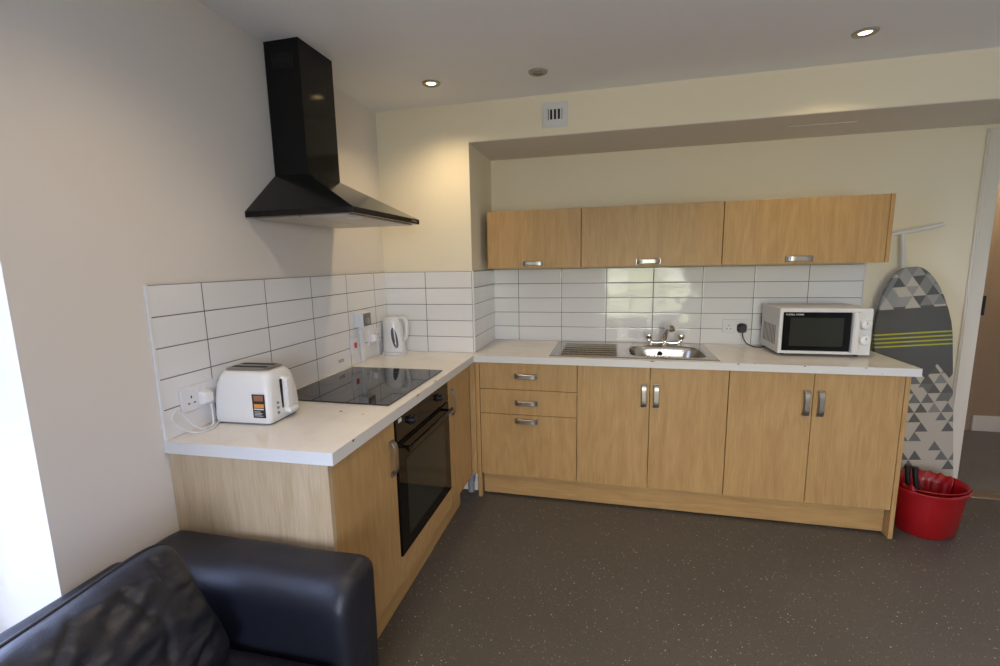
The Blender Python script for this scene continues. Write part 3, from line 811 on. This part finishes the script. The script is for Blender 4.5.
# wringer basket with scalloped rim on the far side
b = bmesh.new(); n = 60; rings = []
for lvl in range(5):
    ring = []
    for i in range(n + 1):
        t = -.25 + (PI + .5) * i / n
        sc_ = abs(math.sin(i / n * PI * 11))
        r = 1 - .06 * lvl + .045 * (sc_ - .5)
        z = .256 + .020 * sc_ if lvl == 0 else .256 - .042 * lvl
        ring.append((.150 * r * math.cos(t), .128 * r * math.sin(t), z))
    rings.append(ring)
loft(b, rings, cap=False, closed=False)
wr = obj('wringer_basket', b, M['red'], bk, 50, local=True)
md = wr.modifiers.new('s', 'SOLIDIFY'); md.thickness = .003
b = tube(bmesh.new(), [(-.170, 0.0, .258), (-.15, -.07, .268), (-.09, -.122, .268), (0, -.146, .268), (.09, -.125, .268), (.15, -.07, .268), (.172, 0, .260)], .0025, 8, 8)
obj('carry_handle', b, M['red'], bk, 60, local=True)
br = thing('dustpan_brush', 'black handled brush standing in the red bucket', 'brush', (2.955, -.45, .03))
b = tube(bmesh.new(), [(3.00, -.47, .05), (2.99, -.455, .20), (2.98, -.44, .29), (2.978, -.435, .345)], [.008, .009, .012, .014], 12)
obj('brush_handle', b, M['black'], br, 60)
b = tube(bmesh.new(), [(2.965, -.45, .06), (2.955, -.44, .20), (2.945, -.43, .350)], [.008, .010, .013], 12)
obj('second_handle', b, M['black'], br, 60)
obj('bristle_head', B(2.955, 3.01, -.49, -.45, .03, .06, .005), M['black'], br)

# ------------------------------------------------------------------ ceiling fittings
def downlight(label, x, y, on):
    d = thing('recessed_spotlight', label, 'ceiling light', (x, y, H), 'recessed spotlights in the ceiling')
    b = lathe(bmesh.new(), [(.025, -.0015), (.030, -.007), (.044, -.006), (.047, -.0005)], (x, y, H), 32, cap=False)
    obj('bezel', b, M['nickel'], d, 40)
    obj('bulb', lathe(bmesh.new(), [(.0245, -.001), (.022, -.003), (.012, -.0045)], (x, y, H), 24), M['lamp_on'] if on else M['lamp_dim'], d, 60)
downlight('lit recessed ceiling spotlight nearest the extractor chimney', .489, -.834, True)
downlight('unlit recessed ceiling spotlight above the square wall vent', 1.033, -.822, False)
downlight('lit recessed ceiling spotlight at the far right', 2.387, -.835, True)
vt = thing('wall_vent', 'small square white air vent on the wall above the recess', 'vent', (1.078, -DN, 2.25))
b = B(1.008, 1.148, -DN - .008, -DN - EPS, 2.188, 2.318, .002); box(b, 1.018, 1.138, -DN - .011, -DN - .0075, 2.198, 2.308, .002)
obj('cover_plate', b, M['white_pl2'], vt)
b = bmesh.new()
for k in range(3): box(b, 1.052 + k * .021, 1.064 + k * .021, -DN - .0118, -DN - .011, 2.227, 2.279)
obj('vent_slots', b, M['dark'], vt)
for q in ((1.040, 1.045), (1.115, 1.118)): obj('slider', B(q[0], q[1], -DN - .013, -DN - .0105, 2.224, 2.282), M['grey'], vt)
for z in (.952, .961): obj('printed_mark', B(.0091, .0094, -1.083, -1.035, z, z + .005), M['grey'], tl)

# ------------------------------------------------------------------ sofa
so = thing('leather_sofa', 'black leather sofa against the left wall beside the cabinets', 'sofa', (.4, -3.0, 0))
def soft_box(x0, x1, y0, y1, z0, z1, bev, amp=.006, div=14, seed=0):
    b = bmesh.new(); box(b, x0, x1, y0, y1, z0, z1, bev, 5)
    ed = [e for e in b.edges if e.calc_length() > .09]
    bmesh.ops.subdivide_edges(b, edges=ed, cuts=div, use_grid_fill=True)
    b.normal_update()
    for v in b.verts:
        nz = noise.noise(v.co * 6 + Vector((seed, 0, 0))) * amp + noise.noise(v.co * 19 + Vector((seed, 3, 0))) * amp * .3
        v.co += v.normal * nz
    return b
def sofa_arm(x0, x1, yo, yi, z0, z1, seed):
    # cross-section: tight outer edge, broad padded inner edge
    sg = 1 if yi > yo else -1; prof = []
    def arc(cy, cz, rr, a0, a1, n): return [(cy + sg * rr * math.cos(a0 + (a1 - a0) * k / n), cz + rr * math.sin(a0 + (a1 - a0) * k / n)) for k in range(n + 1)]
    wd_ = abs(yi - yo)
    prof += [(yi, z0 + (z1 - .085 - z0) * k / 10) for k in range(10)]
    prof += arc(yi - sg * .085, z1 - .085, .085, 0, PI / 2, 10)
    prof += [(yi - sg * (.085 + (wd_ - .115) * k / 4), z1) for k in range(1, 4)]
    prof += arc(yo + sg * .03, z1 - .03, .03, PI / 2, PI, 5)
    prof += [(yo, z1 - .03 - (z1 - .03 - z0) * k / 8) for k in range(1, 9)]
    cy, cz = (yi + yo) / 2, (z0 + z1) / 2
    xs = [(x0, .03), (x0 + .008, .01), (x0 + .03, 0)] + [(x0 + .03 + (x1 - x0 - .07) * k / 30, 0) for k in range(1, 31)] + [(x1 - .022, .003), (x1 - .010, .009), (x1 - .003, .018), (x1, .030)]
    rings = []
    for x, ins in xs:
        ring = []
        for y, z in prof:
            d = Vector((0, cy - y, cz - z)); L_ = d.length
            q = Vector((x, y + (ins if cy > y else -ins) * min(1, abs(cy - y) * 20), z + (ins if cz > z else -ins) * min(1, abs(cz - z) * 12)))
            nz = noise.noise(Vector((x * 5, y * 5, z * 5 + seed))) * .006 + noise.noise(Vector((x * 17, y * 17, z * 17 + seed))) * .002
            ring.append(q - d.normalized() * nz)
        rings.append(ring)
    return loft(bmesh.new(), rings)
obj('arm', sofa_arm(.02, .737, -2.066, -2.240, .05, .624, 1), M['leather'], so, 50)
obj('arm', sofa_arm(.02, .737, -3.97, -3.80, .05, .624, 5), M['leather'], so, 50)
obj('back', soft_box(.005, .165, -3.795, -2.243, .05, .635, .04, .004, seed=7), M['leather'], so, 180)
obj('seat_base', soft_box(.17, .71, -3.795, -2.243, .05, .28, .02, .003, seed=9), M['leather'], so, 180)
for i, (a, c) in enumerate(((-3.01, -2.245), (-3.79, -3.02))):
    obj('seat_cushion', soft_box(.17, .725, a, c, .283, .425, .045, .006, seed=12 + i), M['leather'], so, 180)
for i, (x, y) in enumerate(((.08, -2.12), (.66, -2.12), (.08, -3.88), (.66, -3.88))):
    obj('leg', lathe(bmesh.new(), [(.02, 0), (.025, .055)], (x, y, .001), 16), M['black'], so)

def pillow(label, c, w, h, th, lean, yaw, seed, rot=0):
    N = 70; b = bmesh.new()
    def P(u, v, s):
        au, av = abs(u), abs(v)
        # corners pulled out, sides pulled in
        ku = 1 - .045 * (1 - av ** 2) ; kv = 1 - .045 * (1 - au ** 2)
        t = ((1 - au ** 3.2) * (1 - av ** 3.2)) ** .55 if au < 1 and av < 1 else 0
        q = Vector((u * 4 + seed, v * 4, s * 2))
        wr = noise.noise(q) * .010 + noise.noise(Vector((u * 2.2 + v * 5 + seed, v * 1.5 - u * 2, s))) * .010 + noise.noise(Vector((u * 9, v * 7 + seed, s))) * .004
        cr_ = noise.noise(Vector((u * 2.6 + seed * 2, v * 1.3 + u * 1.8, 4))); wr -= .008 * (1 - min(1, abs(cr_) * 5)) ** 2
        cr_ = noise.noise(Vector((u * 1.5 - v * 2.5, v * 3.1 + seed, 9))); wr -= .003 * (1 - min(1, abs(cr_) * 9)) ** 2
        edge = min(1, (1 - max(au, av)) * 6)
        ku *= 1 - .09 * av ** 7; kv *= 1 - .09 * au ** 7
        return Vector((u * w / 2 * ku, s * (t * th / 2 + .004) + wr * edge, v * h / 2 * kv))
    for s in (-1, 1):
        g_ = [[b.verts.new(P(-1 + 2 * i / N, -1 + 2 * j / N, s)) for j in range(N + 1)] for i in range(N + 1)]
        for i in range(N):
            for j in range(N): b.faces.new((g_[i][j], g_[i + 1][j], g_[i + 1][j + 1], g_[i][j + 1]))
    bmesh.ops.remove_doubles(b, verts=b.verts, dist=.0002)
    # bridge the rim
    be = [e for e in b.edges if e.is_boundary]
    if be: bmesh.ops.bridge_loops(b, edges=be)
    o = thing('cushion', label, 'cushion', c)
    m = obj('cushion_cover', b, M['leather'], o, 180, local=True)
    pp = []
    for k in range(4 * 20):
        s_, f = divmod(k, 20); f = -1 + 2 * f / 20
        u, v = ((f, 1), (1, -f), (-f, -1), (-1, f))[s_]
        ku = (1 - .045 * (1 - v * v)) * (1 - .09 * abs(v) ** 7); kv = (1 - .045 * (1 - u * u)) * (1 - .09 * abs(u) ** 7)
        pp.append((u * w / 2 * ku, 0, v * h / 2 * kv))
    pp.append(pp[0]); pp.append(pp[1])
    obj('piping', tube(bmesh.new(), pp, .0062, 8), M['leather'], m, 60, local=True)
    # local Y faces out (+x of the room), lean back
    o.rotation_mode = 'XYZ'
    R = Matrix.Rotation(yaw, 4, 'Z') @ Matrix.Rotation(lean, 4, 'X') @ Matrix.Rotation(rot, 4, 'Y')
    o.matrix_world = Matrix.Translation(c) @ R
    return o
pillow('large black leather cushion leaning on sofa back beside the arm', (.345, -2.585, .588), .60, .375, .21, math.radians(27), math.radians(-90), 3, math.radians(2))
# camera --------------------------------------------------------------
yaw, pit, rol, F = .2383, -.1526, -.0192, 458.15
def rayv(a, b):
    c, s = math.cos(rol), math.sin(rol); a, b = c * a - s * b, s * a + c * b
    c, s = math.cos(pit), math.sin(pit); y, z = c - s * b, s + c * b
    c, s = math.cos(yaw), math.sin(yaw); return Vector((c * a - s * y, s * a + c * y, z))
f0 = rayv(0, 0); R = rayv(1, 0) - f0; U = rayv(0, 1) - f0
cd = bpy.data.cameras.new('camera'); cam = link(bpy.data.objects.new('camera', cd))
cam.matrix_world = Matrix(((R.x, U.x, -f0.x, 1.3913), (R.y, U.y, -f0.y, -3.1734), (R.z, U.z, -f0.z, 1.4577), (0, 0, 0, 1)))
cd.sensor_fit = 'HORIZONTAL'; cd.sensor_width = 36; cd.lens = F / 1000 * 36; cd.clip_start = .02
S.camera = cam

# lights --------------------------------------------------------------
def light(name, typ, loc, power, col, rot=(0, 0, 0), **kw):
    l = bpy.data.lights.new(name, typ); l.energy = power; l.color = col
    for k, v in kw.items(): setattr(l, k, v)
    o = link(bpy.data.objects.new(name, l)); o.location = loc; o.rotation_euler = rot
    return o
WARM = (1, .77, .48)
for i, (x, y) in enumerate(((.489, -.834), (2.387, -.835), (.62, -2.25), (2.387, -2.25), (1.45, -2.3), (3.6, -2.25), (1.4, -4.0), (3.0, -4.0))):
    light('spotlight_lamp', 'SPOT', (x, y, H - .02), 27, WARM, spot_size=math.radians(138), spot_blend=1, shadow_soft_size=.03)
light('hall_fill_light', 'POINT', (4.4, .75, 2.2), 20, (1, .86, .70), shadow_soft_size=.1)  # unseen fill light added to brighten the hall
# daylight enters through the two windows
w = bpy.data.worlds.new('world'); S.world = w; w.use_nodes = True
nt = w.node_tree; bg = nt.nodes['Background']
tc = nt.nodes.new('ShaderNodeTexCoord'); sp = nt.nodes.new('ShaderNodeSeparateXYZ'); nt.links.new(tc.outputs['Generated'], sp.inputs[0])
nz = nt.nodes.new('ShaderNodeTexNoise'); nz.inputs['Scale'].default_value = 9; nt.links.new(tc.outputs['Generated'], nz.inputs['Vector'])
ad = nt.nodes.new('ShaderNodeMath'); ad.operation = 'MULTIPLY_ADD'; nt.links.new(nz.outputs['Fac'], ad.inputs[0]); ad.inputs[1].default_value = .35; nt.links.new(sp.outputs[2], ad.inputs[2])
rp = nt.nodes.new('ShaderNodeValToRGB'); nt.links.new(ad.outputs[0], rp.inputs[0])
e = rp.color_ramp.elements; e[0].position = .0; e[0].color = (.34, .34, .31, 1); e[1].position = .24; e[1].color = (.92, .96, 1, 1)
k = e.new(.12); k.color = (.32, .38, .20, 1)
ab = nt.nodes.new('ShaderNodeMath'); ab.operation = 'ABSOLUTE'; nt.links.new(sp.outputs[0], ab.inputs[0])
mm = nt.nodes.new('ShaderNodeMath'); mm.operation = 'MULTIPLY_ADD'; mm.use_clamp = True; nt.links.new(ab.outputs[0], mm.inputs[0]); mm.inputs[1].default_value = 2.2; mm.inputs[2].default_value = -.25
tm = nt.nodes.new('ShaderNodeMix'); tm.data_type = 'RGBA'; tm.blend_type = 'MIX'; nt.links.new(mm.outputs[0], tm.inputs[0]); tm.inputs[6].default_value = (1.0, .945, .90, 1); tm.inputs[7].default_value = (.52, .62, 1.0, 1)
ml = nt.nodes.new('ShaderNodeMix'); ml.data_type = 'RGBA'; ml.blend_type = 'MULTIPLY'; ml.inputs[0].default_value = 1; nt.links.new(rp.outputs[0], ml.inputs[6]); nt.links.new(tm.outputs[2], ml.inputs[7])
nt.links.new(ml.outputs[2], bg.inputs[0]); bg.inputs[1].default_value = 31.0
for (loc, rot, sx, sy) in (((WX + .045, (WY0 + WY1) / 2, 1.25), (0, -PI / 2, 0), 2.0, 1.96), (((wx0 + wx1) / 2, YR + .0, 1.25), (PI / 2, 0, 0), 1.5, 1.6)):
    p = light('daylight_portal', 'AREA', loc, 1, (1, 1, 1), rot, shape='RECTANGLE', size=sx, size_y=sy)
    p.data.cycles.is_portal = True
S.view_settings.view_transform = 'Standard'
S.view_settings.look = 'None'
S.view_settings.exposure = -.58
S.view_settings.gamma = 1.0
